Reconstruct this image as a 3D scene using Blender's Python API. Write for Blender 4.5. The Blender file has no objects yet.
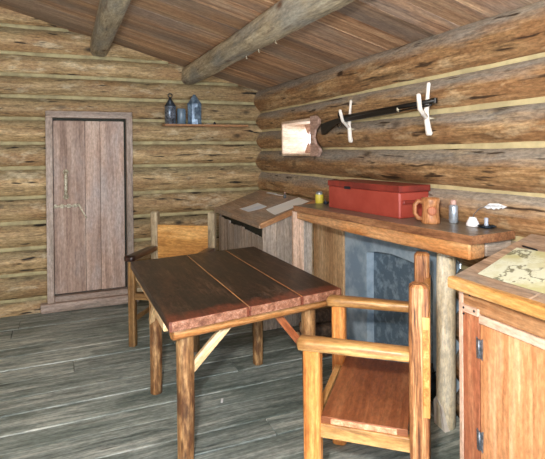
import bpy, math, random
from mathutils import Vector, Matrix, noise
random.seed(7)
sc = bpy.context.scene
COL = sc.collection
PI = math.pi

# ------------------------------------------------------------------ camera
def make_camera():
    yaw, pit, rol = math.radians(23.2), math.radians(-.4), math.radians(-.5)
    fw = Vector((math.sin(yaw)*math.cos(pit), math.cos(yaw)*math.cos(pit), math.sin(pit)))
    r0 = Vector((math.cos(yaw), -math.sin(yaw), 0)); u0 = r0.cross(fw)
    rt = r0*math.cos(rol) + u0*math.sin(rol); up = -r0*math.sin(rol) + u0*math.cos(rol)
    cd = bpy.data.cameras.new('camera'); co = bpy.data.objects.new('camera', cd); COL.objects.link(co)
    m = Matrix((rt, up, -fw)).transposed().to_4x4(); m.translation = Vector((0, 0, 1.5))
    co.matrix_world = m
    cd.sensor_fit = 'HORIZONTAL'; cd.sensor_width = 36.0; cd.lens = 491.0/545.0*36.0
    cd.shift_y = -(229.5-155.0)/545.0; cd.clip_start = .02
    sc.camera = co
make_camera()

# ------------------------------------------------------------------ light and exposure
W = bpy.data.worlds.new('daylight'); sc.world = W; W.use_nodes = True
W.node_tree.nodes['Background'].inputs[0].default_value = (.76, .87, 1.0, 1)
W.node_tree.nodes['Background'].inputs[1].default_value = 6.0
fl_ = bpy.data.lights.new('camera_flash', 'POINT'); fl_.shadow_soft_size = .05; fl_.energy = 285; fl_.color = (1.0, .94, .87)
fo_ = bpy.data.objects.new('camera_flash', fl_); COL.objects.link(fo_); fo_.location = (-.16, .0, 1.78)
vs = sc.view_settings
vs.view_transform = 'Standard'; vs.look = 'None'; vs.gamma = 1.0; vs.exposure = 0.0; vs.use_curve_mapping = False

# ------------------------------------------------------------------ materials
def lin(h):
    h = h.lstrip('#'); c = [int(h[i:i+2], 16)/255 for i in (0, 2, 4)]
    return tuple((x/12.92 if x <= .04045 else ((x+.055)/1.055)**2.4) for x in c) + (1,)
class NT:
    def __init__(s, name):
        s.m = bpy.data.materials.new(name); s.m.use_nodes = True; s.t = s.m.node_tree
        s.b = s.t.nodes['Principled BSDF']
    def n(s, typ, ins=None, **kw):
        nd = s.t.nodes.new(typ)
        for k, v in kw.items(): setattr(nd, k, v)
        if ins:
            for k, v in ins.items(): s.put(nd.inputs[k], v)
        return nd
    def put(s, sock, v):
        if hasattr(v, 'is_output'): s.t.links.new(v, sock)
        else: sock.default_value = v
    def math(s, op, a, b=0.0, c=0.0, clamp=False):
        nd = s.n('ShaderNodeMath', operation=op, use_clamp=clamp); s.put(nd.inputs[0], a); s.put(nd.inputs[1], b); s.put(nd.inputs[2], c)
        return nd.outputs[0]
    def vmath(s, op, a, b):
        nd = s.n('ShaderNodeVectorMath', operation=op); s.put(nd.inputs[0], a); s.put(nd.inputs[1], b); return nd.outputs[0]
    def mix(s, f, a, b, blend='MIX'):
        nd = s.n('ShaderNodeMix', data_type='RGBA', blend_type=blend)
        s.put(nd.inputs[0], f); s.put(nd.inputs[6], a); s.put(nd.inputs[7], b); return nd.outputs[2]
    def ramp(s, f, lo, hi):
        nd = s.n('ShaderNodeMapRange', clamp=True); s.put(nd.inputs[0], f); s.put(nd.inputs[1], lo); s.put(nd.inputs[2], hi); return nd.outputs[0]
    def noise(s, vec, scale, detail=3, rough=.55, dist=0.0):
        return s.n('ShaderNodeTexNoise', {'Vector': vec, 'Scale': scale, 'Detail': detail, 'Roughness': rough, 'Distortion': dist}).outputs[0]

def wood(name, dark, mid, light, patch=None, patch_amt=.5, streak=28, crack=.0, knots=0.0, rough=.65, tint=.25, bump=.25,
         top=None, patch_scale=2.5, along=1.3, specks=0.0, coat=0.0, grit=.45, pale=None, front=None, crackc='#1a140e', contrast=1.0):
    N = NT(name)
    at = N.n('ShaderNodeAttribute', attribute_name='gc').outputs['Vector']
    tn = N.n('ShaderNodeAttribute', attribute_name='tint').outputs['Fac']
    rnd = N.n('ShaderNodeObjectInfo').outputs['Random']
    off = N.math('ADD', N.math('MULTIPLY', rnd, 37.0), N.math('MULTIPLY', tn, 53.0))
    offv = N.n('ShaderNodeCombineXYZ', {0: off, 1: off, 2: off}).outputs[0]
    v = N.vmath('ADD', at, offv)
    def scaled(a, l): return N.vmath('MULTIPLY', v, (a, a, l))
    wob = N.noise(scaled(3, 2.0), 1.0, 2)
    vw = N.vmath('ADD', scaled(1, 1), N.n('ShaderNodeCombineXYZ', {0: N.math('MULTIPLY', wob, .05), 1: N.math('MULTIPLY', wob, .05), 2: 0.0}).outputs[0])
    g1 = N.noise(N.vmath('MULTIPLY', vw, (streak, streak, along)), 1.0, 4, .6)
    g2 = N.noise(N.vmath('MULTIPLY', vw, (streak*4.5, streak*4.5, along*3)), 1.0, 3, .6)
    g = N.math('ADD', N.math('MULTIPLY', g1, .65), N.math('MULTIPLY', g2, .35))
    w = .14/contrast
    c = N.mix(N.ramp(g, .5-w, .5), lin(dark), lin(mid)); c = N.mix(N.ramp(g, .5, .5+w), c, lin(light))
    if patch:
        pn = N.noise(scaled(patch_scale*2.2, patch_scale*.8), 1.0, 4, .6)
        c = N.mix(N.math('MULTIPLY', N.ramp(pn, .44, .62), patch_amt), c, lin(patch))
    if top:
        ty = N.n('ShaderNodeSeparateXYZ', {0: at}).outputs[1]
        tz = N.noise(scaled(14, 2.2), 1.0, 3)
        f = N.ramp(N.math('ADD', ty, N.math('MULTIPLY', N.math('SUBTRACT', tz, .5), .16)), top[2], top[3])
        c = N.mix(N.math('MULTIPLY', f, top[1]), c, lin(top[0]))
    hh = g
    if pale:
        pn = N.noise(scaled(9, 3.5), 1.0, 4, .65); c = N.mix(N.math('MULTIPLY', N.ramp(pn, .56, .66), pale[1]), c, lin(pale[0]))
    if front:
        fz = N.n('ShaderNodeSeparateXYZ', {0: at}).outputs[2]; fn_ = N.noise(scaled(16, 9), 1.0, 4)
        ff = N.math('SUBTRACT', 1.0, N.ramp(N.math('ADD', fz, N.math('MULTIPLY', N.math('SUBTRACT', fn_, .5), .22)), front[1], front[2]))
        c = N.mix(N.math('MULTIPLY', ff, .8), c, lin(front[0]))
    if crack > 0:
        cn = N.noise(N.vmath('MULTIPLY', vw, (streak*1.3, streak*1.3, along*1.6)), 1.0, 2, .5, .3)
        cf = N.math('MULTIPLY', N.ramp(cn, .635, .70), crack)
        c = N.mix(cf, c, lin(crackc)); hh = N.math('SUBTRACT', g, cf)
    if knots > 0:
        vo = N.n('ShaderNodeTexVoronoi', {'Vector': scaled(5.0, 2.6), 'Scale': 1.0, 'Randomness': 1.0})
        kf = N.math('MULTIPLY', N.math('SUBTRACT', 1.0, N.ramp(vo.outputs['Distance'], .06, .17)), knots)
        c = N.mix(kf, c, lin(crackc))
    if specks > 0:
        sn = N.noise(v, 95.0, 2); c = N.mix(N.math('MULTIPLY', N.ramp(sn, .60, .68), specks), c, lin(light))
    gr = N.noise(scaled(70, 26), 1.0, 4, .7); gm = N.math('ADD', 1.0-grit/2, N.math('MULTIPLY', N.ramp(gr, .36, .64), grit))
    hv = N.n('ShaderNodeHueSaturation', {'Value': N.math('MULTIPLY', gm, N.math('ADD', 1.0-tint/2, N.math('MULTIPLY', N.math('FRACT', N.math('MULTIPLY', N.math('ADD', tn, rnd), 7.31)), tint))), 'Color': c})
    N.put(N.b.inputs['Base Color'], hv.outputs[0]); N.b.inputs['Roughness'].default_value = rough
    N.b.inputs['Specular IOR Level'].default_value = .35
    if coat: N.b.inputs['Coat Weight'].default_value = coat; N.b.inputs['Coat Roughness'].default_value = .3
    bp = N.n('ShaderNodeBump', {'Strength': bump, 'Distance': .01, 'Height': hh}); N.put(N.b.inputs['Normal'], bp.outputs[0])
    return N.m

def plain(name, col, rough=.5, metal=0.0, col2=None, scale=20, lo=.4, hi=.62, bump=0.0, alpha=None, trans=0.0, detail=4):
    N = NT(name); N.b.inputs['Roughness'].default_value = rough; N.b.inputs['Metallic'].default_value = metal
    tc = N.n('ShaderNodeTexCoord').outputs['Object']
    nz = N.noise(tc, scale, detail, .6)
    c = lin(col) if not col2 else N.mix(N.ramp(nz, lo, hi), lin(col), lin(col2))
    N.put(N.b.inputs['Base Color'], c)
    if bump: N.put(N.b.inputs['Normal'], N.n('ShaderNodeBump', {'Strength': bump, 'Distance': .01, 'Height': nz}).outputs[0])
    if trans: N.b.inputs['Transmission Weight'].default_value = trans
    return N.m

M = {}
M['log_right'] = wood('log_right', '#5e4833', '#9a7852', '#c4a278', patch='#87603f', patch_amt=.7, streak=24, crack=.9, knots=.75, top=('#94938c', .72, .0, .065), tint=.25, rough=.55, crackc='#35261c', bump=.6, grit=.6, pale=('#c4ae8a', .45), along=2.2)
M['log_back'] = wood('log_back', '#7c6848', '#a68c64', '#c2a87e', patch='#94704c', patch_amt=.6, streak=24, crack=1.0, knots=.85, top=('#77735c', .6, .03, .09), tint=.3, rough=.65, crackc='#221d18', bump=.6, grit=.6, pale=('#d3c6a8', .45), along=2.2)  # top: weathered grey, darkened to paint the logs' round shading into the colour
M['chink_right'] = plain('chinking_right', '#cbbb8e', .8, col2='#b5a67e', scale=9)
M['chink_back'] = plain('chinking_back', '#b5a980', .8, col2='#968b68', scale=9)
M['floor'] = wood('floor_boards', '#56615e', '#8e9893', '#bdc2bb', patch='#56645f', patch_amt=.75, streak=26, crack=.6, tint=.40, rough=.6, along=1.6, patch_scale=1.2, crackc='#39423f', bump=.4, knots=.3, grit=.5, pale=('#b4bab4', .4))
M['ceiling'] = wood('ceiling_boards', '#7a563f', '#b58c6a', '#d6b48e', patch='#8f8780', patch_amt=.6, streak=16, tint=.75, rough=.6, along=.6, patch_scale=1.0, crack=.3)
M['beam'] = wood('beam_log', '#6b614e', '#a89a80', '#c9bda0', patch='#8a8c88', patch_amt=.6, streak=14, crack=.5, knots=.9, rough=.7, along=2.0, crackc='#5b3d2a')
M['door'] = wood('door_boards', '#866e60', '#ab9080', '#c1aa9a', patch='#aaa6a6', patch_amt=.5, grit=.4, streak=14, tint=.22, rough=.7, along=.8, patch_scale=1.4, knots=.15)
M['door_frame'] = wood('door_frame_wood', '#7f6f62', '#a49184', '#bbaa9e', patch='#8a8780', patch_amt=.4, streak=18, tint=.15, rough=.7)
M['desk_grey'] = wood('weathered_plank', '#8a7b70', '#b5a595', '#cfc0b0', patch='#9c9690', patch_amt=.6, streak=22, tint=.22, rough=.7, crack=.3, crackc='#4f443c')
M['desk_top'] = wood('desk_top_wood', '#826c5a', '#ab9078', '#c6ad94', patch='#98928a', patch_amt=.6, streak=14, rough=.45, tint=.12, along=1.0)
M['pinkwood'] = wood('pink_wood', '#b08e78', '#cdac94', '#dcc2ac', streak=18, rough=.6, tint=.1)
M['cab_orange'] = wood('cabinet_orange', '#ad7148', '#d39a6a', '#e8bd92', patch='#c07c50', patch_amt=.5, streak=14, rough=.45, tint=.15, along=.8, knots=.2, crackc='#7a4322', contrast=.9)
M['cab_red'] = wood('cabinet_red', '#8a5138', '#a9694a', '#bf8560', streak=20, rough=.5, tint=.1, along=.9, contrast=.9)
M['cab_brown'] = wood('cabinet_brown', '#83583a', '#a2754f', '#b98f66', streak=22, rough=.5, tint=.1, along=.8)
M['lip'] = wood('desk_lip', '#a0703a', '#c99555', '#e2ba80', streak=20, rough=.35, tint=.1, coat=.3)
M['table_top'] = wood('table_top_wood', '#17120f', '#362720', '#5f4a3a', patch='#20201d', patch_amt=.6, streak=30, crack=.4, rough=.42, tint=.12, specks=.5, along=4, patch_scale=2.6, coat=.1, grit=.8, pale=('#5a4030', .5), front=('#7c4230', .03, .12), crackc='#120c08')
M['table_end'] = wood('table_end_wood', '#6f4635', '#96674f', '#be9079', streak=30, rough=.45, tint=.15, crack=.3, crackc='#5a2b1e')
M['table_log'] = wood('apron_log', '#965a32', '#bd8048', '#d8a470', streak=18, rough=.4, tint=.1)
M['leg_log'] = wood('peeled_leg', '#6a4628', '#a0754a', '#d0a876', patch='#4e2e1c', patch_amt=.85, streak=30, crack=.6, rough=.5, tint=.12, along=4, patch_scale=7, crackc='#3a2114')
M['brace'] = wood('brace_wood', '#c0986a', '#e0bd8e', '#efd4ad', streak=22, rough=.45, tint=.08)
M['brace_red'] = wood('brace_red_wood', '#7a3a22', '#a8603c', '#c8865a', streak=24, rough=.4, tint=.08)
M['post_log'] = wood('pale_post', '#cfbd98', '#f2e4c4', '#fbf5e2', patch='#b8a684', patch_amt=.4, streak=14, rough=.5, tint=.05, crack=.3, crackc='#7a5c38')
M['panel_tan'] = wood('tan_panel', '#a8805a', '#cba67c', '#dfc29c', patch='#b58a5e', patch_amt=.5, streak=12, rough=.55, tint=.08, along=.9, knots=.3, crackc='#8a6340')
M['live_edge'] = wood('live_edge', '#8a6a44', '#e6d6b0', '#f2e8cc', streak=40, rough=.6, tint=.05, crack=.8, along=8, crackc='#6b4a2c')
M['mantel_top'] = wood('mantel_top', '#5f5a52', '#7d766a', '#8f877a', patch='#6a5444', patch_amt=.5, streak=16, rough=.35, tint=.08)
M['mantel_edge'] = wood('mantel_edge', '#6c4630', '#8d6244', '#a87c58', streak=20, rough=.4, tint=.08, crack=.3)
M['lintel'] = wood('lintel_wood', '#a5693c', '#c88b54', '#dba873', patch='#b9a486', patch_amt=.35, streak=16, rough=.4, tint=.08)
M['chair_arm'] = wood('chair_arm_wood', '#8a6238', '#bd8f56', '#dcb67c', patch='#7b4d2a', patch_amt=.35, streak=18, rough=.35, tint=.08, crack=.4, along=1.6, crackc='#5a3a22', coat=.2)
M['chair_post'] = wood('chair_post_wood', '#4e2c1a', '#9c683e', '#c99c6c', patch='#84502f', patch_amt=.4, streak=46, crack=1.0, contrast=1.3, rough=.4, tint=.08, along=1.6, crackc='#24120b', coat=.2)
M['chair_leg'] = wood('chair_leg_wood', '#9a5c2c', '#c98543', '#e0a968', patch='#b56a35', patch_amt=.5, streak=20, rough=.35, tint=.08, along=1.5, coat=.2)
M['chair_seat'] = wood('chair_seat_wood', '#6e3f26', '#8c5636', '#a26d48', patch='#7a452b', patch_amt=.4, streak=16, rough=.4, tint=.05, along=.8, coat=.2)
M['seat_end'] = wood('seat_end_wood', '#b87452', '#d3936e', '#e6b592', streak=20, rough=.5, tint=.05)
M['chair_back'] = wood('chair_back_board', '#9a6a36', '#c08c4c', '#d8aa6a', patch='#a06c3a', patch_amt=.5, streak=14, rough=.4, tint=.05, along=1.0, knots=.5, crackc='#6a4224')
M['old_post'] = wood('old_chair_post', '#6b5c48', '#9c8c70', '#b9aa8c', patch='#7a5c3e', patch_amt=.6, streak=24, rough=.5, tint=.1)
M['old_leg'] = wood('old_chair_leg', '#5f4228', '#8a683f', '#a98656', patch='#4c3220', patch_amt=.5, streak=26, rough=.5, tint=.1)
M['dark_arm'] = wood('dark_arm_wood', '#1d1211', '#38241f', '#5a4038', streak=20, rough=.3, tint=.1, coat=.3)
M['dark_void'] = plain('dark_recess_shade', '#26261f', .8, col2='#34362c', scale=14)  # shade of the door and desk gaps put into a near-black board colour
M['stone'] = plain('fire_surround_plaster', '#7f96ab', .6, col2='#a9bccb', scale=7, bump=.15)
M['firebox'] = plain('firebox_stone', '#566a7b', .5, col2='#93a8b8', scale=16, lo=.48, hi=.72, bump=.5, detail=8)
M['hearth'] = plain('hearth_slab', '#8d9598', .6, col2='#a6abaa', scale=8, bump=.1)
M['iron'] = plain('cast_iron', '#1c2128', .45, metal=.4, col2='#2b3038', scale=30)
M['gunmetal'] = plain('gun_dark', '#0d0c0e', .35, col2='#17130f', scale=30)
M['peeled'] = plain('peeled_white_branch', '#e9dfd2', .45, col2='#f2ece3', scale=30)
M['cutend'] = plain('pink_cut_end', '#c4a094', .6)
M['tin_metal'] = plain('pierced_tin', '#8b97a8', .35, metal=.75, col2='#4d5662', scale=60)
M['tin_dark'] = plain('blackened_tin', '#2a3038', .45, metal=.6, col2='#3d4650', scale=40)
M['tin_blue'] = plain('blue_glass_lantern', '#45586c', .2, metal=.2, col2='#7f95a8', scale=22)
M['glass_blue'] = plain('pale_blue_glass', '#8fa9bd', .12, trans=.55)
M['paper'] = plain('paper', '#eff5fc', .7, col2='#dce8f6', scale=5)
M['paper_long'] = plain('paper_long', '#f2f6f6', .7, col2='#f8f9f6', scale=5)
M['white'] = plain('white_glaze', '#f0f0f2', .25)
M['feather'] = plain('white_feather', '#eceef0', .6, col2='#cfd2d8', scale=60)
M['quillstem'] = plain('grey_quill_stem', '#5a6168', .4)
M['red'] = plain('red_paint', '#993a2e', .45, col2='#ae4d3f', scale=7, lo=.35, hi=.75, bump=.05)
M['red_dark'] = plain('dark_red_paint', '#702a24', .4, col2='#8c352b', scale=9)
M['yellow'] = plain('yellow_tin_paint', '#cdbb3e', .4, col2='#d9ca58', scale=30)
M['pewter'] = plain('pewter', '#b9c3cc', .3, metal=.5, col2='#94a0ac', scale=40)
M['mug'] = wood('turned_mug_wood', '#7a4c2c', '#ab754a', '#cc9870', patch='#94583a', patch_amt=.5, streak=30, rough=.4, tint=.05, along=6)
M['iron_blue'] = plain('blued_iron', '#22303c', .4, metal=.5)
M['candle'] = plain('candle_wax', '#aab4c4', .4)
M['brass'] = plain('worn_metal', '#d6cfb8', .4, metal=.2, col2='#9a9078', scale=60)
M['hinge'] = plain('hinge_iron', '#596068', .4, metal=.6, col2='#8b929a', scale=60)
M['bright_wood'] = wood('fresh_jamb', '#b59478', '#dabfa4', '#ecd8c2', streak=14, rough=.6, tint=.05, knots=.3, crackc='#b06a3c')
M['scallop'] = wood('scallop_board', '#9a7a6c', '#b99888', '#cdb0a0', streak=14, rough=.6, tint=.05)
M['split_wood'] = wood('split_firewood', '#8a5a3c', '#b98a62', '#e3cbb0', patch='#4a3226', patch_amt=.6, streak=30, rough=.6, tint=.3)
M['bark'] = plain('bark', '#3a2c22', .8, col2='#5c4838', scale=40, bump=.5)

def map_material():
    N = NT('old_map_print'); tc = N.n('ShaderNodeTexCoord').outputs['Object']
    a = N.noise(tc, 4.2, 5, .6); b = N.noise(tc, 9.0, 6, .65); d = N.noise(N.vmath('ADD', tc, (3.1, 5.2, 0)), 2.6, 6, .6)
    c = N.mix(N.ramp(a, .48, .60), lin('#dce2cb'), lin('#c3c291'))
    ln = N.math('SUBTRACT', 1.0, N.ramp(N.math('ABSOLUTE', N.math('SUBTRACT', d, .52)), .004, .014))
    c = N.mix(N.math('MULTIPLY', ln, .8), c, lin('#5d5c3a'))
    ln2 = N.math('SUBTRACT', 1.0, N.ramp(N.math('ABSOLUTE', N.math('SUBTRACT', b, .42)), .002, .008))
    c = N.mix(N.math('MULTIPLY', ln2, .35), c, lin('#7a7650'))
    N.put(N.b.inputs['Base Color'], c); N.b.inputs['Roughness'].default_value = .5
    return N.m
M['map'] = map_material()

# ------------------------------------------------------------------ mesh builder
class MB:
    def __init__(s): s.v = []; s.g = []; s.t = []; s.f = []; s.mi = []; s.sm = []
    def add(s, vs, gs, fs, mi=0, smooth=False, tint=None):
        b = len(s.v); tint = random.random() if tint is None else tint
        s.v += [Vector(v) for v in vs]; s.g += [tuple(g) for g in gs]; s.t += [tint]*len(vs)
        for k, f in enumerate(fs):
            s.f.append([b+i for i in f]); s.mi.append(mi[k] if isinstance(mi, list) else mi)
            s.sm.append(smooth[k] if isinstance(smooth, list) else smooth)
        return b
    def bar(s, p0, p1, w, h, up=(0, 0, 1), rnd=.15, seg=1, amp=0.0, freq=3.0, s0=1.0, s1=1.0, mi=0, cap=None, prof=None, cp=3, bulge=0, tint=None, bend=None, ch=None):
        """squared or round length of timber from p0 to p1; w across, h along up"""
        p0 = Vector(p0); p1 = Vector(p1); d = p1-p0; L = d.length; d.normalize()
        up = Vector(up); x = d.cross(up)
        if x.length < 1e-4: up = Vector((0, 1, 0)); x = d.cross(up)
        x.normalize(); y = x.cross(d).normalized()
        rr = rnd*min(w, h)/2; cs = []
        if rnd > .6: cp = 6
        for q in range(4):
            cx = (1, -1, -1, 1)[q]*(w/2-rr); cy = (1, 1, -1, -1)[q]*(h/2-rr)
            for k in range(cp):
                a = q*PI/2 + PI/2*(k/(cp-1) if rnd < .97 else k/cp); cs.append((cx+rr*math.cos(a), cy+rr*math.sin(a)))
        n = len(cs); ch = min(.006, min(w, h)*.12) if ch is None else ch
        ts = [0.0, ch/L] + [i/seg for i in range(1, seg)] + [1-ch/L, 1.0]
        seed = Vector((random.uniform(-50, 50), random.uniform(-50, 50), random.uniform(-50, 50)))
        vs, gs = [], []
        for i, t in enumerate(ts):
            k = s0+(s1-s0)*t
            if prof: k *= prof(t)
            k *= 1+bulge*math.sin(PI*t)
            e = (1-2*ch/min(w, h)) if i in (0, len(ts)-1) else 1.0
            c = p0+d*(L*t)
            if bend: c = c+Vector(bend)*math.sin(PI*t)
            for (a, b) in cs:
                px, py = a*k*e, b*k*e
                if amp:
                    m = noise.noise(Vector((a/max(w, .01)*1.2, b/max(h, .01)*1.2, t*L*freq))+seed)
                    m2 = noise.noise(Vector((a*22, b*22, t*L*freq*3))+seed)
                    q = math.hypot(a, b) or 1; dd = amp*(m+.4*m2); px += a/q*dd; py += b/q*dd
                vs.append(c+x*px+y*py); gs.append((a, b, t*L))
        fs = []; R = len(ts)
        for i in range(R-1):
            for j in range(n):
                fs.append([i*n+j, i*n+(j+1) % n, (i+1)*n+(j+1) % n, (i+1)*n+j])
        ns = len(fs); fs.append(list(range(n))[::-1]); fs.append([(R-1)*n+j for j in range(n)])
        cap = mi if cap is None else cap
        return s.add(vs, gs, fs, [mi]*ns+[cap, cap], [rnd > .45]*ns+[False, False], tint)
    def box(s, a, b, grain='z', mi=0, cap=None, rnd=.12, amp=0, seg=1, tint=None, ch=None):
        a = Vector(a); b = Vector(b); c = (a+b)/2; e = b-a
        if grain == 'x': return s.bar((a.x, c.y, c.z), (b.x, c.y, c.z), e.y, e.z, (0, 0, 1), rnd, mi=mi, cap=cap, amp=amp, seg=seg, tint=tint, ch=ch)
        if grain == 'y': return s.bar((c.x, a.y, c.z), (c.x, b.y, c.z), e.x, e.z, (0, 0, 1), rnd, mi=mi, cap=cap, amp=amp, seg=seg, tint=tint, ch=ch)
        return s.bar((c.x, c.y, a.z), (c.x, c.y, b.z), e.x, e.y, (0, 1, 0), rnd, mi=mi, cap=cap, amp=amp, seg=seg, tint=tint, ch=ch)
    def prism(s, poly, vec, mi=0, side=None, g=None, tint=None):
        """flat outline (list of 3-D points) thickened by vec"""
        vec = Vector(vec); n = len(poly); P = [Vector(p) for p in poly]
        vs = P+[p+vec for p in P]; gs = [(g(p) if g else (p.x, p.z, p.y)) for p in vs]
        fs = [list(range(n))[::-1], [n+i for i in range(n)]]+[[i, (i+1) % n, n+(i+1) % n, n+i] for i in range(n)]
        side = mi if side is None else side
        return s.add(vs, gs, fs, [mi, mi]+[side]*n, False, tint)
    def lathe(s, prof, c=(0, 0, 0), n=24, mi=0, smooth=True, axis=None):
        c = Vector(c); vs, gs = [], []
        for r, z in prof:
            for j in range(n):
                a = 2*PI*j/n; p = Vector((r*math.cos(a), r*math.sin(a), z))
                if axis: p = axis @ p
                vs.append(c+p); gs.append((p.x, p.y, z))
        R = len(prof); fs = [[i*n+j, i*n+(j+1) % n, (i+1)*n+(j+1) % n, (i+1)*n+j] for i in range(R-1) for j in range(n)]
        k = len(fs); fs.append(list(range(n))[::-1]); fs.append([(R-1)*n+j for j in range(n)])
        return s.add(vs, gs, fs, mi, [smooth]*k+[False]*2)
    def tube(s, pts, r, n=10, mi=0, closed=False):
        P = [Vector(p) for p in pts]; rs = r if isinstance(r, (list, tuple)) else [r]*len(P)
        vs, gs = [], []; K = len(P); prev = None; L = 0
        for i, p in enumerate(P):
            a = P[(i-1) % K] if (closed or i > 0) else p; b = P[(i+1) % K] if (closed or i < K-1) else p
            d = (b-a).normalized()
            x = (prev - d*prev.dot(d)) if prev else d.orthogonal(); x.normalize(); prev = x; y = d.cross(x)
            if i: L += (p-P[i-1]).length
            for j in range(n):
                t = 2*PI*j/n; q = x*math.cos(t)*rs[i]+y*math.sin(t)*rs[i]; vs.append(p+q); gs.append((q.x, q.y, L))
        fs = []
        for i in range(K if closed else K-1):
            i2 = (i+1) % K
            for j in range(n): fs.append([i*n+j, i*n+(j+1) % n, i2*n+(j+1) % n, i2*n+j])
        if not closed: fs.append(list(range(n))[::-1]); fs.append([(K-1)*n+j for j in range(n)])
        return s.add(vs, gs, fs, mi, True)
    def shear(s, b, fn):
        for i in range(b, len(s.v)): s.v[i] = Vector(fn(s.v[i]))
    def build(s, name, mats, parent=None):
        me = bpy.data.meshes.new(name); me.from_pydata([tuple(v) for v in s.v], [], s.f)
        mats = mats if isinstance(mats, (list, tuple)) else [mats]
        for m in mats: me.materials.append(M[m] if isinstance(m, str) else m)
        me.polygons.foreach_set('material_index', s.mi); me.polygons.foreach_set('use_smooth', s.sm)
        a = me.attributes.new('gc', 'FLOAT_VECTOR', 'POINT'); a.data.foreach_set('vector', [c for g in s.g for c in g])
        a = me.attributes.new('tint', 'FLOAT', 'POINT'); a.data.foreach_set('value', s.t)
        me.update()
        import bmesh
        bm = bmesh.new(); bm.from_mesh(me); bmesh.ops.recalc_face_normals(bm, faces=bm.faces); bm.to_mesh(me); bm.free()
        o = bpy.data.objects.new(name, me); COL.objects.link(o)
        if parent: o.parent = parent
        return o

def tag(o, label, cat, group=None):
    o['label'] = label; o['category'] = cat
    if group: o['group'] = group
    return o
def thing(name, label, cat, loc=(0, 0, 0), rz=0.0, group=None):
    o = bpy.data.objects.new(name, None); COL.objects.link(o); o.location = loc; o.rotation_euler = (0, 0, rz)
    o.empty_display_size = .1
    return tag(o, label, cat, group)
def struct(o): o['kind'] = 'structure'; return o
def rootstruct(name, loc=(0, 0, 0)):
    o = bpy.data.objects.new(name, None); COL.objects.link(o); o.location = loc; o['kind'] = 'structure'; return o

# ------------------------------------------------------------------ room shell
CEIL = lambda x: 2.17+.26*(2.07-x)
def wall_log(mb, axis, fixed, z, r, a, b, clip=None):
    """one log of a wall lying along x or y; clip = list of (a0, a1, zlo, zhi): nothing of the log between zlo and zhi there"""
    n = 22; step = .055; k = max(2, int((b-a)/step)); seed = Vector((random.uniform(-99, 99), z*7, fixed)); tint = random.random()
    stations = [a+(b-a)*i/k for i in range(k+1)]
    for c in (clip or []):
        for e in (c[0]-.001, c[0], c[1], c[1]+.001):
            if a < e < b: stations.append(e)
    stations.sort(); vs, gs = [], []
    for s_ in stations:
        rr = r*(1+.035*noise.noise(seed+Vector((0, 0, s_*.8))))
        dz = .008*noise.noise(seed+Vector((5, 0, s_*.6))); df = .010*noise.noise(seed+Vector((9, 3, s_*.7)))
        for j in range(n):
            t = 2*PI*j/n; q = rr+.006*noise.noise(seed+Vector((math.cos(t)*1.5, math.sin(t)*1.5, s_*4)))
            f = fixed+df+q*math.cos(t); zz = z+dz+q*math.sin(t)
            for c in (clip or []):
                if c[0]-1e-6 <= s_ <= c[1]+1e-6:
                    if z < (c[2]+c[3])/2: zz = min(zz, c[2])
                    else: zz = max(zz, c[3])
            vs.append((s_, f, zz) if axis == 'x' else (f, s_, zz)); gs.append((q*math.cos(t), q*math.sin(t), s_))
    fs = [[i*n+j, i*n+(j+1) % n, (i+1)*n+(j+1) % n, (i+1)*n+j] for i in range(len(stations)-1) for j in range(n)]
    m = len(fs); K = len(stations)-1; fs += [list(range(n))[::-1], [K*n+j for j in range(n)]]
    mb.add(vs, gs, fs, 0, [True]*m+[False]*2, tint)

SB = [-.06, .13, .37, .61, .853, 1.09, 1.365, 1.60, 1.83, 2.04, 2.24, 2.44, 2.69, 2.95, 3.2]
SR = [-.04, .18, .40, .62, .84, 1.06, 1.286, 1.52, 1.73, 1.94, 2.20]
# back wall
wb = MB(); cb = MB()
for i in range(len(SB)-1):
    z = (SB[i]+SB[i+1])/2; h = SB[i+1]-SB[i]; r = h/2*1.05
    xe = min(2.16, 2.07-(SB[i]-2.17)/.26+.05)
    fx = 5.17+math.sqrt(max(r*r-h*h/4, 0)) + .012
    if z < 1.86:
        wall_log(wb, 'x', fx, z, r, -2.1, -.12); wall_log(wb, 'x', fx, z, r, .63, xe)
    else: wall_log(wb, 'x', fx, z, r, -2.1, xe, [(-.14, .65, 1.0, 1.895)] if z < 2 else None)
for i in range(1, len(SB)-2):
    s_ = SB[i]; xe = min(2.06, 2.07-(s_-2.17)/.26)
    rng = [(-2.05, -.13), (.64, xe)] if s_ < 1.9 else [(-2.05, xe)]
    for a, b in rng: cb.bar((a, 5.158, s_), (b, 5.158, s_), .034, .036, rnd=.5, seg=24, amp=.006)
wall_back = struct(wb.build('wall_back', 'log_back')); cb.build('chinking', 'chink_back', wall_back)
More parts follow.
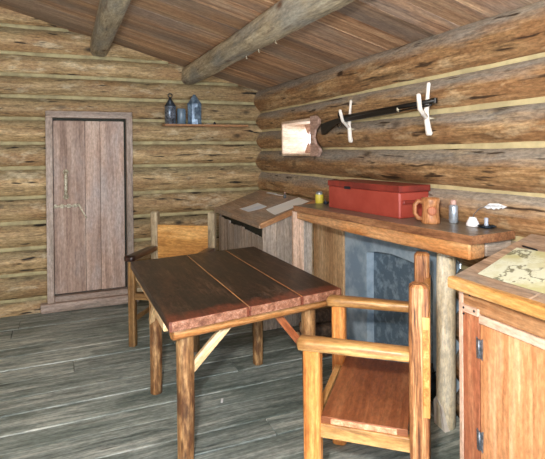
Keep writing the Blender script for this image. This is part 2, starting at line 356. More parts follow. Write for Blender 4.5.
# right wall, with the fire opening and the gun port left free
wr = MB(); cr = MB(); FY0, FY1, FZ = 2.12, 3.18, .92; PY0, PY1, PZ0, PZ1 = 3.73, 4.40, 1.455, 1.79
for i in range(len(SR)-1):
    z = (SR[i]+SR[i+1])/2; h = SR[i+1]-SR[i]; r = h/2*1.10; fx = 2.075+.046
    if z < .78: wall_log(wr, 'y', fx, z, r, -1.1, FY0); wall_log(wr, 'y', fx, z, r, FY1, 5.3)
    elif 1.6 < z < 1.66: wall_log(wr, 'y', fx, z, r, -1.1, PY0); wall_log(wr, 'y', fx, z, r, PY1, 5.3)
    elif z < 1.0: wall_log(wr, 'y', fx, z, r, -1.1, 5.3, [(FY0, FY1, -1, FZ)])
    else: wall_log(wr, 'y', fx, z, r, -1.1, 5.3, [(PY0, PY1, PZ0, PZ1)])
for i in range(1, len(SR)-1):
    s_ = SR[i]; rng = [(-1.1, 5.15)]
    if s_ < .9: rng = [(-1.1, FY0), (FY1, 5.15)]
    if 1.46 < s_ < 1.8: rng = [(-1.1, PY0), (PY1, 5.15)]
    for a, b in rng: cr.bar((2.068, a, s_), (2.068, b, s_), .034, .036, rnd=.5, seg=30, amp=.006)
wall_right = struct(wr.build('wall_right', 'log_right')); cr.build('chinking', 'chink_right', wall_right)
# left wall, out of the frame
wl = MB(); cl = MB()
for i in range(13):
    wall_log(wl, 'y', -2.2, .11+.25*i, .137, -1.1, 5.3)
    if i: cl.bar((-2.115, -1.1, -.015+.25*i), (-2.115, 5.15, -.015+.25*i), .034, .036, rnd=.5, seg=20, amp=.006)
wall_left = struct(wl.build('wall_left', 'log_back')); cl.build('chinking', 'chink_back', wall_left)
# floor of worn planks running across the room
fl = MB(); y = -1.1
while y < 5.3:
    w = random.uniform(.17, .25); cut = random.uniform(-1.2, 1.6)
    dz = random.uniform(-.003, .002)
    fl.box((-2.1, y+.003, -.05+dz), (cut-.002, y+w-.003, dz), 'x', rnd=.2, ch=.002); fl.box((cut+.002, y+.003, -.05+dz), (2.3, y+w-.003, dz), 'x', rnd=.2, ch=.002)
    y += w
fl.box((-2.1, -1.1, -.09), (2.3, 5.4, -.045), 'x')
struct(fl.build('floor', 'floor'))
# ceiling boards running down the slope
ce = MB(); y = -1.1; k = 0
while y < 5.4:
    w = random.uniform(.16, .34); dz = random.uniform(0, .0015); k += 1
    d = Vector((-1, 0, .26)).normalized()
    ce.bar((2.30, y+w/2, CEIL(2.30)+.015+dz), (-2.35, y+w/2, CEIL(-2.35)+.015+dz), w-.005, .03, up=(.26, 0, 1), rnd=.05, ch=.001)
    y += w
ce.bar((2.35, 2.15, CEIL(2.35)+.05), (-2.35, 2.15, CEIL(-2.35)+.05), 6.5, .03, up=(.26, 0, 1), rnd=.02)
struct(ce.build('ceiling', 'ceiling'))

# ------------------------------------------------------------------ roof beams
def beam(x, r, label, pegs):
    t = thing('roof_beam', label, 'beam', (x, 5.22, CEIL(x)-r*.86))
    b = MB(); b.bar((0, 0, 0), (0, -6.1, 0), 2*r*.96, 2*r, rnd=.62, seg=50, amp=.010, freq=1.2, mi=0, ch=.006)
    b.build('beam_log', 'beam', t)
    for yy in pegs:
        p = MB(); p.tube([(r*.35, yy, -r*.80), (r*.37, yy, -r-.015), (r*.37, yy-.012, -r-.022)], .0035, 8); p.build('nail', 'brass', t)
beam(.345, .086, 'rough grey log beam under the ceiling above the door', [])
beam(1.248, .088, 'long grey-tan log beam under the ceiling with small hooks, right of the door', [-1.75, -2.0, -2.3])

# ------------------------------------------------------------------ door
dr = rootstruct('door_1', (0, 5.12, 0))
f = MB(); f.box((-.142, -.045, .05), (-.08, .05, 1.845), 'z', rnd=.2); f.box((.592, -.045, .05), (.652, .05, 1.845), 'z', rnd=.2)
f.box((-.142, -.045, 1.84), (.652, .05, 1.905), 'x', rnd=.2); f.build('door_frame', 'door_frame', dr)
f = MB(); f.box((-.20, -.075, .0), (.70, .06, .085), 'x', rnd=.25); f.box((-.08, -.02, .08), (.60, .06, .135), 'x', rnd=.2); f.build('sill', 'door_frame', dr)
p = MB(); p.box((-.076, .012, .15), (.205, .035, 1.815), 'z', tint=.1); p.box((.208, .018, .15), (.345, .04, 1.815), 'z', tint=.62); p.box((.348, .012, .15), (.572, .035, 1.815), 'z', tint=.35)
dp = p.build('door_panel', 'door', dr)
bk = MB(); bk.box((-.14, .055, .0), (.65, .075, 1.90), 'z'); bk.build('backing_board', 'dark_void', dr)
h = MB(); h.lathe([(.02, 0), (.026, .002), (.026, .006), (.01, .009)], (.03, .012, 1.32), axis=Matrix.Rotation(PI/2, 3, 'X'), n=16)
h.lathe([(.02, 0), (.026, .002), (.026, .006), (.01, .009)], (.03, .012, 1.08), axis=Matrix.Rotation(PI/2, 3, 'X'), n=16)
h.tube([(.03, .008, 1.315), (.03, -.03, 1.295), (.03, -.038, 1.25), (.03, -.038, 1.16), (.03, -.03, 1.11), (.03, .008, 1.085)], .015, 10); h.build('handle', 'brass', dp)
h = MB()
for xx in (-.06, -.005, .055, .11): h.box((xx-.016, -.006, .975), (xx+.016, .012, 1.012), 'x', rnd=.4)
h.tube([(-.13, -.012, .994), (.15, -.012, .994)], .009, 10); h.build('bolt', 'brass', dp)
h = MB(); h.tube([(.14, -.012, 1.01), (.15, -.02, .99), (.205, -.022, .885), (.212, -.022, .87)], [.010, .009, .007, .009], 10); h.build('bolt_lever', 'brass', dp)

# ------------------------------------------------------------------ gun port in the right wall
wn = rootstruct('window_1', (2.0, 0, 0)); XO = .25
j = MB()
j.box((-.02, 4.37, 1.46), (XO, 4.395, 1.785), 'x'); j.build('far_jamb', 'bright_wood', wn)
j = MB(); j.box((-.02, 3.74, 1.765), (XO, 4.37, 1.788), 'y'); j.build('head_board', 'bright_wood', wn)
j = MB(); j.box((-.02, 3.74, 1.458), (XO, 4.37, 1.48), 'y'); j.build('sill_board', 'bright_wood', wn)
j = MB(); j.box((-.02, 3.735, 1.48), (XO, 3.755, 1.765), 'x'); j.build('near_jamb', 'bright_wood', wn)
j = MB()
for z0, z1 in ((1.765, 1.66), (1.48, 1.585)):
    j.prism([(XO-.03, 4.37, z0), (XO-.03, 4.21, z0), (XO-.03, 4.19, (z0*.7+z1*.3)), (XO-.03, 4.30, z1)], (.02, 0, 0))
j.build('corner_wedges', 'scallop', wn)
sc_pts = [(-.035, 3.76, 1.80), (-.035, 3.67, 1.80), (-.035, 3.62, 1.77), (-.035, 3.62, 1.73), (-.035, 3.68, 1.69), (-.035, 3.715, 1.62), (-.035, 3.68, 1.56), (-.035, 3.61, 1.52), (-.035, 3.60, 1.49), (-.035, 3.64, 1.455), (-.035, 3.76, 1.455)]
j = MB(); j.prism(sc_pts, (.028, 0, 0)); j.build('scalloped_board', 'scallop', wn)

# ------------------------------------------------------------------ fireplace
fp = thing('fireplace', 'fireplace with blue-grey surround, arched opening and rough timber mantel on the right wall', 'fireplace', (2.0, 2.65, 0))
fp_loc = Vector((2.0, 2.65, 0))
def L(x, y, z): return (x-2.0, y-2.65, z)
def Lp(pts): return [L(*p) for p in pts]
# surround: slab with arched hole
arch = [(2.235, 0), (2.235, .74), (2.25, .785), (2.29, .805), (2.45, .822), (2.62, .83), (2.78, .815), (2.90, .79), (2.905, .60), (2.905, 0)]
outer = [(2.13, 0), (2.13, .5), (2.13, 1.0), (2.28, 1.0), (2.45, 1.0), (2.62, 1.0), (2.78, 1.0), (3.20, 1.0), (3.20, .5), (3.20, 0)]
m = MB(); vs = []; fs = []; n = len(arch)
for xx in (1.955, 2.06):
    vs += Lp([(xx, a, b) for a, b in outer]) + Lp([(xx, a, b) for a, b in arch])
for i in range(n-1):
    fs += [[i, i+1, n+i+1, n+i], [2*n+i, 3*n+i, 3*n+i+1, 2*n+i+1], [n+i, n+i+1, 3*n+i+1, 3*n+i], [i, 2*n+i, 2*n+i+1, i+1]]
fs += [[0, n, 3*n, 2*n], [n-1, 3*n-1, 4*n-1, 2*n-1]]
m.add(vs, vs, fs); m.build('surround', 'stone', fp)
m = MB()
m.box(L(2.015, 2.18, 0), L(2.05, 2.96, .95), mi=0, rnd=.05)
m.build('fireback', 'firebox', fp)
m = MB(); m.box(L(1.90, 2.13, .0), L(2.06, 3.2, .018), 'y', rnd=.3); m.build('hearth', 'hearth', fp)
# mantel shelf with angled ends
poly = [(1.723, 1.707, 0), (1.88, 1.715, 0), (2.03, 1.735, 0), (2.03, 3.37, 0), (1.548, 3.234, 0), (1.64, 2.45, 0)]
m = MB(); m.prism(Lp([(a, b, 1.064) for a, b, c in poly]), (0, 0, .041), 0, 1, g=lambda p: (p.x, p.z, p.y)); m.build('mantel_shelf', ['mantel_top', 'mantel_edge'], fp)
m = MB(); m.bar(L(1.795, 1.745, 1.024), L(1.625, 3.265, 1.030), .115, .082, rnd=.3, seg=16, amp=.004, prof=lambda t: 1-.32*max(0, t-.6)/.4); m.build('lintel_beam', 'lintel', fp)
m = MB(); m.box(L(1.86, 1.755, .985), L(2.03, 1.84, 1.062), 'x', rnd=.3, seg=4, amp=.003); m.build('end_block', 'desk_grey', fp)
m = MB(); m.bar(L(1.90, 2.075, 0), L(1.90, 2.065, 1.02), .098, .098, rnd=1, seg=16, amp=.004); m.build('log_post', 'post_log', fp)
m = MB(); m.prism(Lp([(1.868, 2.13, .0), (1.862, 2.128, .13), (1.845, 2.09, .17), (1.848, 2.05, .12), (1.852, 2.03, .0)]), (.035, 0, 0)); m.build('bare_patch', M['peeled'], fp)
m = MB(); m.box(L(1.935, 3.19, 0), L(1.975, 3.66, 1.02), 'z', rnd=.1); m.build('side_panel', 'panel_tan', fp)
m = MB(); m.bar(L(1.94, 3.675, 0), L(1.94, 3.70, 1.0), .05, .05, up=(0, 1, 0), rnd=.5, seg=30, amp=.012, freq=9); m.build('live_edge', 'live_edge', fp)
m = MB(); m.box(L(1.562, 3.265, .42), L(1.648, 3.29, 1.06), 'z', rnd=.15); m.build('end_board', 'pinkwood', fp)
m = MB(); m.box(L(1.65, 3.275, .42), L(1.72, 3.30, 1.05), 'z', rnd=.15); m.build('inner_board', 'desk_grey', fp)

# iron pot standing on the hearth inside the fireplace
pt = thing('cooking_pot', 'black iron pot on the hearth of the fireplace by the pale log post', 'pot', (1.935, 2.29, .018))
m = MB(); m.lathe([(.04, .03), (.07, .045), (.092, .09), (.095, .13), (.085, .175), (.075, .20), (.083, .212), (.077, .215), (.07, .20)], n=28)
m.build('pot_body', 'iron', pt)
for a in (0, 2.1, 4.2):
    m = MB(); m.tube([(.06*math.cos(a), .06*math.sin(a), .045), (.075*math.cos(a), .075*math.sin(a), 0)], .011, 8); m.build('foot', 'iron', pt)
m = MB(); m.tube([(0, .080*math.cos(t), .20+.08*math.sin(t)) for t in [PI*i/14 for i in range(15)]], .005, 8); m.build('bail_handle', 'iron', pt)

# firewood heap by the timber panel
fw = [((1.80, 3.15, .055), 3, .054), ((1.80, 3.29, .05), 3, .05), ((1.80, 3.43, .052), 3, .052), ((1.80, 3.22, .154), 3, .048), ((1.80, 3.36, .150), 3, .050), ((1.80, 3.29, .246), 3, .050)]
for i, (c, a, r) in enumerate(fw):
    t = thing('firewood_log', 'split log in the small heap of firewood beside the fireplace', 'firewood', c, math.radians(a), group='firewood heap beside the fireplace')
    m = MB(); m.bar((-.13, 0, 0), (.12, 0, 0), 2*r, 2*r, rnd=.85, seg=8, amp=.006, mi=0, cap=1)
    m.build('split_log', ['bark', 'split_wood'], t)

# ------------------------------------------------------------------ left desk in the corner
SL = .34
ld = thing('corner_desk', 'weathered slant-top desk in the far corner with a jagged dark gap under its lid', 'desk', (1.52, 3.80, 0))
def D(x, y, z): return (x-1.52, y-3.80, z)
m = MB()
for (ya, yb) in ((3.78, 4.20), (4.203, 4.66), (4.663, 5.08)):
    k0 = ya+(-.0)
    b0 = len(m.v)
    m.bar(D((1.505+2.03)/2, ya, 0), D((1.505+2.03)/2, yb, 0), .545, .032, up=(-SL, 0, 1), rnd=.2)
    m.shear(b0, lambda v: (v.x, v.y, v.z+.905-.016+SL*((1.505+2.03)/2-1.52)))
m.build('slant_top', 'desk_top', ld)
m = MB(); m.bar(D(1.502, 3.775, .885), D(1.502, 5.08, .882), .022, .045, rnd=.3); m.build('front_lip', 'desk_top', ld)
m = MB(); m.bar(D(1.50, 3.768, .883), D(2.01, 3.768, .883+SL*.51), .02, .045, rnd=.3); m.build('side_lip', 'cab_brown', ld)
m = MB(); y = 3.815
while y < 5.06:
    w = random.uniform(.10, .15); m.box(D(1.54, y, 0), D(1.56, min(y+w-.003, 5.07), .775+.03*(y-3.8)+random.uniform(-.018, .012)), 'z'); y += w
m.build('front_boards', 'desk_grey', ld)
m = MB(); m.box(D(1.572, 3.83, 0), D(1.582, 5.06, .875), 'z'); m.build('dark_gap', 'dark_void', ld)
m = MB(); x = 1.535; k = 0
while x < 1.99:
    w = (.13, .19, .14)[k % 3]; k += 1; x1 = min(x+w, 2.0)
    b0 = len(m.v); m.box(D(x, 3.80, 0), D(x1-.003, 3.82, .86), 'z')
    m.shear(b0, lambda v: (v.x, v.y, v.z+(SL*(v.x+0)+.005 if v.z > .5 else 0))); x = x1
m.build('side_boards', 'desk_grey', ld)
m = MB(); m.box(D(1.55, 5.05, 0), D(1.99, 5.07, .88), 'z'); m.build('far_side', 'desk_grey', ld)

def on_left(x, y, dz=0): return (x, y, .905+.003+SL*(x-1.52)+dz)
def sheet(name, label, pts, mat, fn, cat='paper', group=None, curl=.004, th=.0012):
    """a sheet of paper lying over four corners (x, y), gently curled"""
    c = [sum(p[k] for p in pts)/4 for k in (0, 1)]; base = Vector(fn(c[0], c[1]))
    N_ = 8; vs = []
    for side in (0, 1):
        for i in range(N_+1):
            for j_ in range(N_+1):
                u, v = i/N_, j_/N_
                x = (1-u)*(1-v)*pts[0][0]+u*(1-v)*pts[1][0]+u*v*pts[2][0]+(1-u)*v*pts[3][0]
                y = (1-u)*(1-v)*pts[0][1]+u*(1-v)*pts[1][1]+u*v*pts[2][1]+(1-u)*v*pts[3][1]
                vs.append(Vector(fn(x, y, .001+curl*(2*abs(u-.5))**3+(th if side else 0)))-base)
    K = (N_+1)**2; fs = []
    for i in range(N_):
        for j_ in range(N_):
            a = i*(N_+1)+j_; q = [a, a+1, a+N_+2, a+N_+1]; fs.append(q[::-1]); fs.append([K+t for t in q])
    rim = [i for i in range(N_+1)]+[i*(N_+1)+N_ for i in range(1, N_+1)]+[N_*(N_+1)+j_ for j_ in range(N_-1, -1, -1)]+[i*(N_+1) for i in range(N_-1, 0, -1)]
    for a, b in zip(rim, rim[1:]+rim[:1]): fs.append([a, b, K+b, K+a])
    m = MB(); m.add(vs, vs, fs, 0, False); o = m.build(name, mat); o.location = base
    return tag(o, label, cat, group)
sheet('paper_sheet', 'small bluish sheet of paper on the corner desk, nearer its front edge', [(1.595, 4.31), (1.745, 4.21), (1.765, 4.50), (1.60, 4.57)], 'paper', on_left)
sheet('paper_sheet', 'long pale sheet of paper across the corner desk, beside the mantel', [(1.66, 3.83), (1.70, 4.13), (2.0, 4.06), (1.97, 3.79)], 'paper_long', on_left)
q = thing('quill_pen', 'white quill pen lying at the back of the corner desk', 'quill', on_left(1.97, 4.55, .004))
m = MB(); P = [Vector((-.005, .20, -.002)), Vector((0, .08, .003)), Vector((.002, -.06, .003)), Vector((.012, -.22, .005))]
m.tube(P, [.0035, .004, .004, .002], 8); m.build('shaft', 'white', q)
m = MB(); m.prism([(-.012, .19, .004), (.012, .19, .008), (.016, .02, .010), (.004, -.06, .007), (-.014, .03, .002)], (0, 0, .004)); m.build('vane', 'feather', q)
q = thing('ink_bottle', 'tiny dark stoppered bottle at the back of the corner desk', 'bottle', on_left(1.955, 4.27, -.004))
m = MB(); m.lathe([(.012, 0), (.014, .004), (.014, .028), (.006, .036), (.006, .046)], n=16); m.build('glass_body', 'quillstem', q)
m = MB(); m.lathe([(.007, .046), (.008, .049), (.008, .058), (.006, .06)], n=14); m.build('stopper', 'cutend', q)

# ------------------------------------------------------------------ right desk
RS = .235
rd = thing('writing_cabinet', 'orange-brown slant-top cabinet desk holding a map, at the right edge', 'desk', (1.45, 1.50, 0))
def E_(x, y, z): return (x-1.45, y-1.50, z)
xm = (1.455+2.0)/2
m = MB()
for ya, yb in ((.55, 1.20), (1.203, 1.555)):
    b0 = len(m.v); m.bar(E_(xm, ya, 0), E_(xm, yb, 0), .56, .032, up=(-RS, 0, 1), rnd=.2)
    m.shear(b0, lambda v: (v.x, v.y+.12*(v.x+.0) if v.y > .02 else v.y, v.z+.98-.016+RS*(xm-1.447)))
m.build('slant_top', 'desk_top', rd)
m = MB(); m.bar(E_(1.452, .55, .965), E_(1.452, 1.552, .965), .045, .046, rnd=.45, seg=8, amp=.002); m.build('front_lip', 'lip', rd)
m = MB(); m.box(E_(1.49, .56, .86), E_(1.51, 1.525, .955), 'y'); m.build('upper_board', 'cab_brown', rd)
m = MB(); m.box(E_(1.482, .56, .825), E_(1.51, 1.44, .858), 'y', rnd=.15); m.box(E_(1.482, 1.44, .848), E_(1.51, 1.525, .878), 'y', rnd=.15); m.build('trim_strip', 'pinkwood', rd)
m = MB(); m.box(E_(1.487, 1.528, 0), E_(1.512, 1.546, .95), 'z'); m.build('corner_strip', 'pinkwood', rd)
m = MB(); m.box(E_(1.49, 1.445, 0), E_(1.51, 1.526, .846), 'z'); m.build('stile', 'cab_red', rd)
m = MB(); yy = 1.438
for w in (.13, .10, .15, .12, .14, .12, .10):
    m.box(E_(1.492, yy-w+.0008, .03), E_(1.511, yy, .822), 'z', rnd=.04); yy -= w
cd = m.build('cabinet_door', 'cab_orange', rd)
for hz in (.725, .365):
    m = MB()
    for yy, sgn in ((1.452, 1), (1.425, -1)):
        m.prism(Lz := [E_(1.489, 1.4385, hz-.03), E_(1.489, 1.4385+sgn*.014, hz-.042), E_(1.489, 1.4385+sgn*.016, hz+.042), E_(1.489, 1.4385, hz+.03)], (-.004, 0, 0))
    m.tube([E_(1.483, 1.4385, hz-.036), E_(1.483, 1.4385, hz+.036)], .005, 8); m.build('hinge', 'hinge', cd)
for hz, yy in ((.865, 1.515), (.865, 1.46), (.84, 1.515), (.92, 1.49)): m = MB(); m.lathe([(.004, -.002), (.005, .001), (.003, .003)], E_(1.482 if hz < .9 else 1.489, yy, hz), axis=Matrix.Rotation(-PI/2, 3, 'Y'), n=8); m.build('nail', 'iron', rd)
m = MB()
for k in range(4):
    x0 = 1.512+.12*k; b0 = len(m.v); m.box(E_(x0, 1.527, 0), E_(x0+.118, 1.545, .93), 'z'); m.shear(b0, lambda v: (v.x, v.y, v.z+(RS*(v.x-.04)+.0 if v.z > .5 else 0)))
m.build('side_boards', 'desk_grey', rd)
m = MB(); m.box(E_(1.51, .56, 0), E_(1.99, .58, .93), 'z'); m.build('far_side', 'desk_grey', rd)
def on_right(x, y, dz=0): return (x, y, .98+.002+RS*(x-1.447)+dz)
sheet('map', 'large old map in pale green and olive spread over the cabinet desk', [(1.527, .78), (1.525, 1.482), (1.815, 1.545), (1.90, .80)], 'map', on_right, cat='map', curl=.002)
q = thing('pen', 'dark pen lying on the map at its upper edge', 'pen', on_right(1.822, 1.45, .008), math.radians(75))
m = MB(); m.tube([(-.02, 0, 0), (.0, 0, 0), (.03, 0, 0), (-.13, 0, 0)][1:3]+[(.09, 0, 0), (.10, 0, 0)], [.003, .004, .004, .001], 10); m.build('barrel', 'iron', q)

# ------------------------------------------------------------------ table
def table():
    t = thing('wooden_table', 'dark plank-topped table on peeled log legs in the middle of the room', 'table', (.9, 2.85, 0))
    o = Vector((.9, 2.85, 0))
    for (x0, x1) in ((.425, .8235), (.8245, 1.1315), (1.1325, 1.39)):
        m = MB(); xc = (x0+x1)/2; k = .15
        b0 = len(m.v); m.bar((xc, 2.162, .728), (xc, 3.485, .728), x1-x0, .046, rnd=.16, seg=10, amp=.0015, mi=0, cap=1, ch=.0015)
        m.shear(b0, lambda v: (v.x-o.x, v.y+k*(v.x-.425)-o.y, v.z))
        m.build('plank', ['table_top', 'table_end'], t)
    for xs in (.824, 1.132):
        m = MB(); m.bar((xs-o.x, 2.165+.15*(xs-.425)-o.y, .744), (xs-o.x+.004, 3.47+.15*(xs-.425)-o.y, .744), .0038, .0152, rnd=.1, seg=10, amp=.0008, ch=.001); m.build('filler_strip', 'lintel', t)
    def leg(x, y, r, top=.70):
        m = MB(); m.bar((x-o.x, y-o.y, 0), (x-o.x, y-o.y, top), 2*r, 2*r, rnd=.85, seg=14, amp=.004, s0=.93, s1=1.06); m.build('leg', 'leg_log', t)
    leg(.535, 2.335, .041, .665); leg(1.262, 2.455, .036, .665); leg(.527, 3.10, .038); leg(1.256, 3.225, .035)
    m = MB(); m.bar((.455-o.x, 2.262-o.y, .668), (1.385-o.x, 2.405-o.y, .672), .066, .07, rnd=.9, seg=14, amp=.003); m.build('apron_log', 'table_log', t)
    m = MB(); m.bar((.45-o.x, 3.38-o.y, .668), (1.36-o.x, 3.52-o.y, .672), .06, .064, rnd=.9, seg=14, amp=.003); m.build('apron_log', 'table_log', t)
    m = MB(); m.bar((.44-o.x, 2.30-o.y, .686), (.44-o.x, 2.52-o.y, .686), .03, .045, rnd=.4, cap=0); m.bar((.46-o.x, 2.5-o.y, .68), (.46-o.x, 3.36-o.y, .68), .04, .045, rnd=.3); m.build('side_rail', 'brace', t)
    m = MB(); m.bar((1.34-o.x, 2.44-o.y, .68), (1.34-o.x, 3.50-o.y, .68), .04, .045, rnd=.3); m.build('side_rail', 'brace_red', t)
    m = MB(); m.bar((.555-o.x, 2.36-o.y, .43), (.80-o.x, 2.37-o.y, .665), .03, .042, up=(1, 0, 0), rnd=.2); m.build('brace', 'brace', t)
    m = MB(); m.bar((1.235-o.x, 2.46-o.y, .40), (1.03-o.x, 2.43-o.y, .655), .04, .04, up=(1, 0, 0), rnd=.2); m.build('brace', 'brace_red', t)
    m = MB(); m.bar((.50-o.x, 3.10-o.y, .45), (.50-o.x, 2.9-o.y, .67), .03, .04, up=(0, 1, 0), rnd=.2); m.build('brace', 'brace', t)
table()

# ------------------------------------------------------------------ armchairs
def armchair(label, loc, rz, wd, dp_, sp, lw, mats, seat_z=.445, arm_z=.75, nailed=False):
    t = thing('armchair', label, 'chair', loc, rz); hw, hd = wd/2, dp_/2
    for sx in (-1, 1):
        m = MB(); m.bar((sx*hw, -hd, 0), (sx*hw, -hd, 1.0), sp, sp, up=(0, 1, 0), rnd=.35, seg=16, amp=.003, ch=.01); m.build('back_post', mats['post'], t)
        m = MB(); m.bar((sx*hw, hd, 0), (sx*hw, hd, arm_z-.04), lw, lw, up=(0, 1, 0), rnd=.45, seg=12, amp=.002); m.build('front_leg', mats['leg'], t)
        m = MB(); m.bar((sx*hw, -hd+sp/2-.01, arm_z-.022), (sx*hw, hd+.062, arm_z-.022), .078, .044, rnd=.6, seg=10, amp=.0025, s0=.92, s1=1.06, ch=.012); m.build('armrest', mats['arm'], t)
        m = MB(); m.bar((sx*hw, -hd+sp/2-.01, seat_z-.055), (sx*hw, hd-lw/2+.01, seat_z-.055), .032, .056, rnd=.3, seg=4, amp=.001); m.build('seat_rail', mats['rail'], t)
        m = MB(); m.bar((sx*hw, -hd+sp/2-.01, .20), (sx*hw, hd-lw/2+.01, .20), .026, .034, rnd=.5); m.build('stretcher', mats['rail'], t)
    m = MB(); m.bar((-hw+lw/2-.01, hd, seat_z-.055), (hw-lw/2+.01, hd, seat_z-.055), .03, .05, rnd=.3); m.build('seat_rail', mats['rail'], t)
    m = MB(); m.bar((-hw+lw/2-.01, -hd, .26), (hw-lw/2+.01, -hd, .26), .026, .034, rnd=.5); m.build('stretcher', mats['rail'], t)
    m = MB(); m.bar((-hw-.012, hd*.02, seat_z-.013), (hw+.012, hd*.02, seat_z-.013), dp_-lw-.005, .028, rnd=.2, mi=0, cap=1, seg=4, amp=.001); m.build('seat', [mats['seat'], mats['end']], t)
    if nailed: m = MB(); m.bar((-hw-sp/2-.003, -hd-sp/2+.010, .70), (hw+sp/2+.003, -hd-sp/2+.010, .70), .026, .37, rnd=.1, seg=6, mi=0, cap=1); m.build('backrest', ['chair_back', 'chair_leg'], t); return t
    m = MB(); m.bar((-hw+sp/2-.008, -hd+.005, .70), (hw-sp/2+.008, -hd+.005, .70), .024, .37, rnd=.3, seg=6, amp=.001); m.build('backrest', mats['back'], t)
    return t
near = dict(post='chair_post', leg='chair_leg', arm='chair_arm', rail='chair_arm', seat='chair_seat', end='seat_end', back='chair_back')
far = dict(post='old_post', leg='old_leg', arm='dark_arm', rail='old_leg', seat='old_post', end='brace', back='chair_back')
fwd = Vector((-.751, .66, 0)); mid = Vector((1.4175, 1.696, 0))
armchair('honey-brown wooden armchair seen from behind, close to the camera at the right', tuple(mid+fwd*.205), math.radians(48.7), .583, .41, .072, .07, near, nailed=True)
armchair('old wooden armchair with black arms behind the table, facing the camera', (.818, 3.944, 0), math.radians(144.9), .512, .41, .062, .055, far, arm_z=.71)

# ------------------------------------------------------------------ musket and its two forked racks
def rack(label, top, bot, joint, tip, r, g='forked branches holding the musket'):
    t = thing('forked_rack', label, 'rack', bot, group=g); b = Vector(bot)
    m = MB(); J = Vector(joint); T = Vector(top)
    m.tube([(0, 0, -.0), (0, 0, .01)]+[tuple((J-b)*k) for k in (.35, .7, 1.0)]+[tuple(J-b+(T-J)*k) for k in (.35, .7, .95, 1.0)], [r*.7, r*1.15, r*1.05, r, r*1.05, r*.75, r*.65, r*.7, r*.4], 12); m.build('stem', 'peeled', t)
    m = MB(); P = Vector(tip); m.tube([tuple(J-b+Vector((.003, 0, -.02))), tuple(J-b+(P-J)*.45+Vector((-.022, 0, -.014))), tuple(P-b), tuple(P-b+(P-J).normalized()*.006)], [r*.9, r*.8, r*.75, r*.4], 12); m.build('fork', 'peeled', t)
    m = MB(); m.tube([(.0, 0, .10), (.05, 0, .10)], .006, 8); m.build('peg', 'brass', t)
rack('white forked branch rack under the musket, nearer the gun port', (1.980, 3.130, 1.879), (1.978, 3.133, 1.562), (1.972, 3.146, 1.69), (1.862, 3.09, 1.795), .015)
rack('white forked branch rack under the musket muzzle, right of the other', (1.975, 2.280, 1.897), (1.972, 2.275, 1.586), (1.964, 2.292, 1.705), (1.842, 2.21, 1.812), .017)
mk = thing('musket', 'long black musket resting on two white forked branches on the right wall', 'gun', (1.925, 2.9, 1.7))
def G(x, y, z): return (x-1.925, y-2.9, z-1.7)
m = MB()
m.prism([G(1.912, 3.478, 1.715), G(1.912, 3.462, 1.632), G(1.912, 3.44, 1.630), G(1.912, 3.29, 1.690), G(1.912, 3.20, 1.712), G(1.912, 2.5, 1.737), G(1.912, 2.5, 1.762), G(1.912, 3.18, 1.748), G(1.912, 3.27, 1.742)], (.026, 0, 0)); m.build('stock', 'gunmetal', mk)
m = MB(); m.tube([G(1.925, 3.19, 1.747), G(1.925, 2.17, 1.779)], [.017, .013], 14); m.build('barrel', 'gunmetal', mk)
m = MB(); m.tube([G(1.925, 2.9, 1.728), G(1.925, 2.2, 1.757)], .006, 10); m.build('ramrod', 'gunmetal', mk)
m = MB(); m.tube([G(1.925, 3.235, 1.705), G(1.925, 3.225, 1.68), G(1.925, 3.20, 1.675), G(1.925, 3.175, 1.69), G(1.925, 3.165, 1.712)], .004, 8); m.build('trigger_guard', 'gunmetal', mk)
m = MB(); m.tube([G(1.905, 3.17, 1.745), G(1.90, 3.18, 1.772), G(1.90, 3.165, 1.785)], .006, 8); m.build('hammer', 'gunmetal', mk)
m = MB(); m.tube([G(1.925, 2.50, 1.755), G(1.925, 2.488, 1.755)], .0165, 14); m.build('barrel_band', 'brass', mk)
m = MB(); m.box(G(1.915, 2.16, 1.762), G(1.935, 2.20, 1.794), 'y'); m.build('muzzle_cap', 'gunmetal', mk)

# ------------------------------------------------------------------ shelf on the back wall with lanterns
sh = MB(); sh.box((-.45, -.07, -.022), (.45, .07, 0), 'x', rnd=.3, seg=8, amp=.001)
so = sh.build('shelf_board', 'cab_brown'); so.location = (1.40, 5.035, 1.79); tag(so, 'narrow brown wooden shelf on the back wall, right of the door', 'shelf')
def lantern(label, loc, r, hb, hc, body, n, ring):
    t = thing('tin_lantern', label, 'lantern', loc, .2)
    m = MB(); m.lathe([(r*1.05, 0), (r*1.05, .012), (r, .014), (r, hb), (r*1.06, hb+.003), (r*1.06, hb+.010)], n=n, smooth=n > 12); m.build('body', body, t)
    m = MB(); m.lathe([(r*1.06, hb+.010), (r*.25, hb+hc), (r*.2, hb+hc+.014)], n=n, smooth=n > 12); m.build('cone_roof', 'tin_dark' if n > 12 else body, t)
    if ring:
        m = MB(); c = hb+hc+.014+ring; m.tube([(ring*math.cos(a), 0, c+ring*math.sin(a)) for a in [2*PI*i/20 for i in range(20)]], .0045, 8, closed=True); m.build('ring', 'tin_dark', t)
    m = MB(); m.box((-r*.42, -r*1.03, .05), (r*.42, -r*.90, hb-.03), 'z', rnd=.2); m.build('door', body, t)
lantern('small pierced-tin lantern with a pointed roof and a ring on the shelf', (1.02, 5.02, 1.79), .056, .170, .085, 'tin_metal', 24, .022)
lantern('larger blue-grey eight-sided lantern on the shelf', (1.272, 5.025, 1.79), .075, .20, .095, 'tin_blue', 8, 0)
g = thing('glass_jar', 'pale blue glass jar between the two lanterns on the shelf', 'jar', (1.135, 5.03, 1.79))
m = MB(); m.lathe([(.042, 0), (.046, .004), (.046, .135), (.043, .15), (.043, .16), (.039, .16), (.039, .15), (.041, .13), (.041, .01)], n=22); m.build('glass_body', 'glass_blue', g)
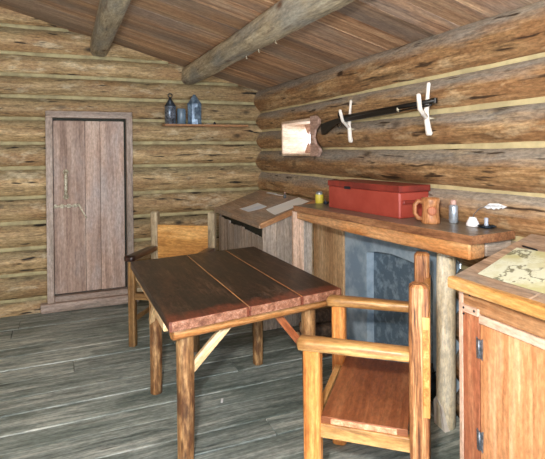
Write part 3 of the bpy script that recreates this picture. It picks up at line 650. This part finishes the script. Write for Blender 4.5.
g = thing('candle_snuffer', 'small dark metal snuffer lying on the shelf beside the larger lantern', 'snuffer', (1.43, 5.01, 1.79))
m = MB(); m.tube([(-.06, 0, .005), (.0, .005, .008), (.05, 0, .012)], .005, 8); m.build('grip', 'brass', g)
m = MB(); m.lathe([(.016, 0), (.016, .012), (.006, .028)], (.055, 0, 0), n=14); m.build('cup', 'iron', g)

# ------------------------------------------------------------------ things on the mantel
MZ = 1.105
ch = thing('red_chest', 'long red painted wooden chest on the mantel', 'chest', (1.755, 2.67, MZ), math.radians(4.5))
m = MB(); m.box((0, -.36, 0), (.235, .36, .150), 'y', rnd=.06); m.build('box', 'red', ch)
m = MB(); m.box((-.006, -.368, .152), (.24, .366, .190), 'y', rnd=.1); m.build('lid', 'red_dark', ch)
m = MB(); m.box((-.011, .10, .142), (-.003, .16, .160), 'y', rnd=.3); m.build('clasp', 'iron', ch)
m = MB(); m.box((.02, -.378, .085), (.20, -.36, .105), 'x', rnd=.3); m.build('end_cleat', 'red_dark', ch)
mg = thing('wooden_mug', 'carved wooden mug with a thick handle beside the red chest', 'mug', (1.83, 2.105, MZ), math.radians(150))
m = MB(); m.lathe([(.048, 0), (.050, .01), (.046, .045), (.043, .075), (.046, .105), (.049, .13), (.046, .137), (.039, .135), (.036, .10), (.036, .03)], n=28); m.build('cup', 'mug', mg)
m = MB(); m.tube([(.038, 0, .112), (.065, 0, .120), (.083, 0, .098), (.083, 0, .055), (.066, 0, .028), (.040, 0, .022)], [.011, .012, .0125, .012, .012, .011], 12); m.build('handle', 'mug', mg)
m = MB(); m.lathe([(.026, 0), (.024, .005), (.012, .007)], (.0, .043, .07), axis=Matrix.Rotation(-PI/2, 3, 'X'), n=18); m.build('carved_boss', 'cab_red', mg)
bt = thing('pewter_flask', 'slim pale blue-grey flask with a pink stopper on the mantel', 'flask', (1.943, 2.055, MZ))
m = MB(); m.lathe([(.021, 0), (.024, .004), (.024, .088), (.021, .096), (.016, .10)], n=24); m.build('body', 'pewter', bt)
m = MB(); m.lathe([(.015, .10), (.016, .103), (.016, .120), (.011, .126)], n=20); m.build('stopper', 'cutend', bt)
ik = thing('inkwell', 'white inkwell with a feather quill standing in it on the mantel', 'inkwell', (1.948, 1.925, MZ))
m = MB(); m.lathe([(.028, 0), (.034, .004), (.033, .014), (.024, .032), (.018, .044), (.018, .048), (.010, .048)], n=26); m.build('pot', 'white', ik)
m = MB(); P = [(0, 0, .03), (.0, -.008, .062), (.006, -.034, .092), (.012, -.075, .112), (.018, -.17, .120)]
m.tube(P, [.0018, .002, .002, .0018, .001], 8); ql = m.build('quill', 'quillstem', ik)
m = MB(); m.prism([(.010, -.065, .106), (.014, -.095, .126), (.017, -.145, .131), (.020, -.195, .119), (.019, -.172, .107), (.0185, -.162, .111), (.017, -.148, .101), (.0165, -.138, .106), (.015, -.120, .097), (.014, -.108, .103), (.012, -.085, .097)], (.004, 0, 0)); m.build('vane', 'feather', ql)
cs_ = thing('chamberstick', 'small dark dish candle holder with a candle stub at the mantel end', 'candle holder', (1.965, 1.852, MZ))
m = MB(); m.lathe([(.020, 0), (.034, .003), (.042, .012), (.040, .013), (.03, .006), (.012, .006), (.012, .012)], n=26); m.build('dish', 'iron_blue', cs_)
m = MB(); m.lathe([(.012, .006), (.010, .02), (.010, .05), (.007, .052)], n=18); m.build('candle_stub', 'candle', cs_)
m = MB(); m.tube([(-.0+.012*math.cos(a), -.045+.012*math.sin(a), .014) for a in [2*PI*i/14 for i in range(14)]], .0025, 8, closed=True); m.build('finger_ring', 'iron_blue', cs_)
tn = thing('yellow_tin', 'small yellow tin with a silver lid left of the red chest', 'tin', (1.80, 3.30, MZ))
m = MB(); m.lathe([(.030, 0), (.032, .003), (.032, .062), (.030, .066)], n=24); m.build('can', 'yellow', tn)
m = MB(); m.lathe([(.026, .066), (.027, .070), (.024, .082), (.014, .088)], n=24); m.build('lid', 'pewter', tn)
gp = thing('metal_scoop', 'tiny grey metal scoop lying between the yellow tin and the chest', 'scoop', (1.79, 3.18, MZ), 1.2)
m = MB(); m.lathe([(.008, 0), (.018, .004), (.022, .022), (.020, .022), (.014, .008)], n=18); m.build('bowl', 'tin_dark', gp)
m = MB(); m.tube([(.018, 0, .018), (.04, 0, .028), (.06, 0, .036)], .004, 8); m.build('handle', 'tin_metal', gp)

# scrap on the floor
m = MB(); m.box((-.022, -.006, 0), (.022, .006, .003), 'x', rnd=.3); o = m.build('paper_scrap', 'white'); o.location = (.87, 2.834, .002); o.rotation_euler = (0, 0, 1.2)
tag(o, 'tiny white scrap lying on the floor under the table', 'scrap')
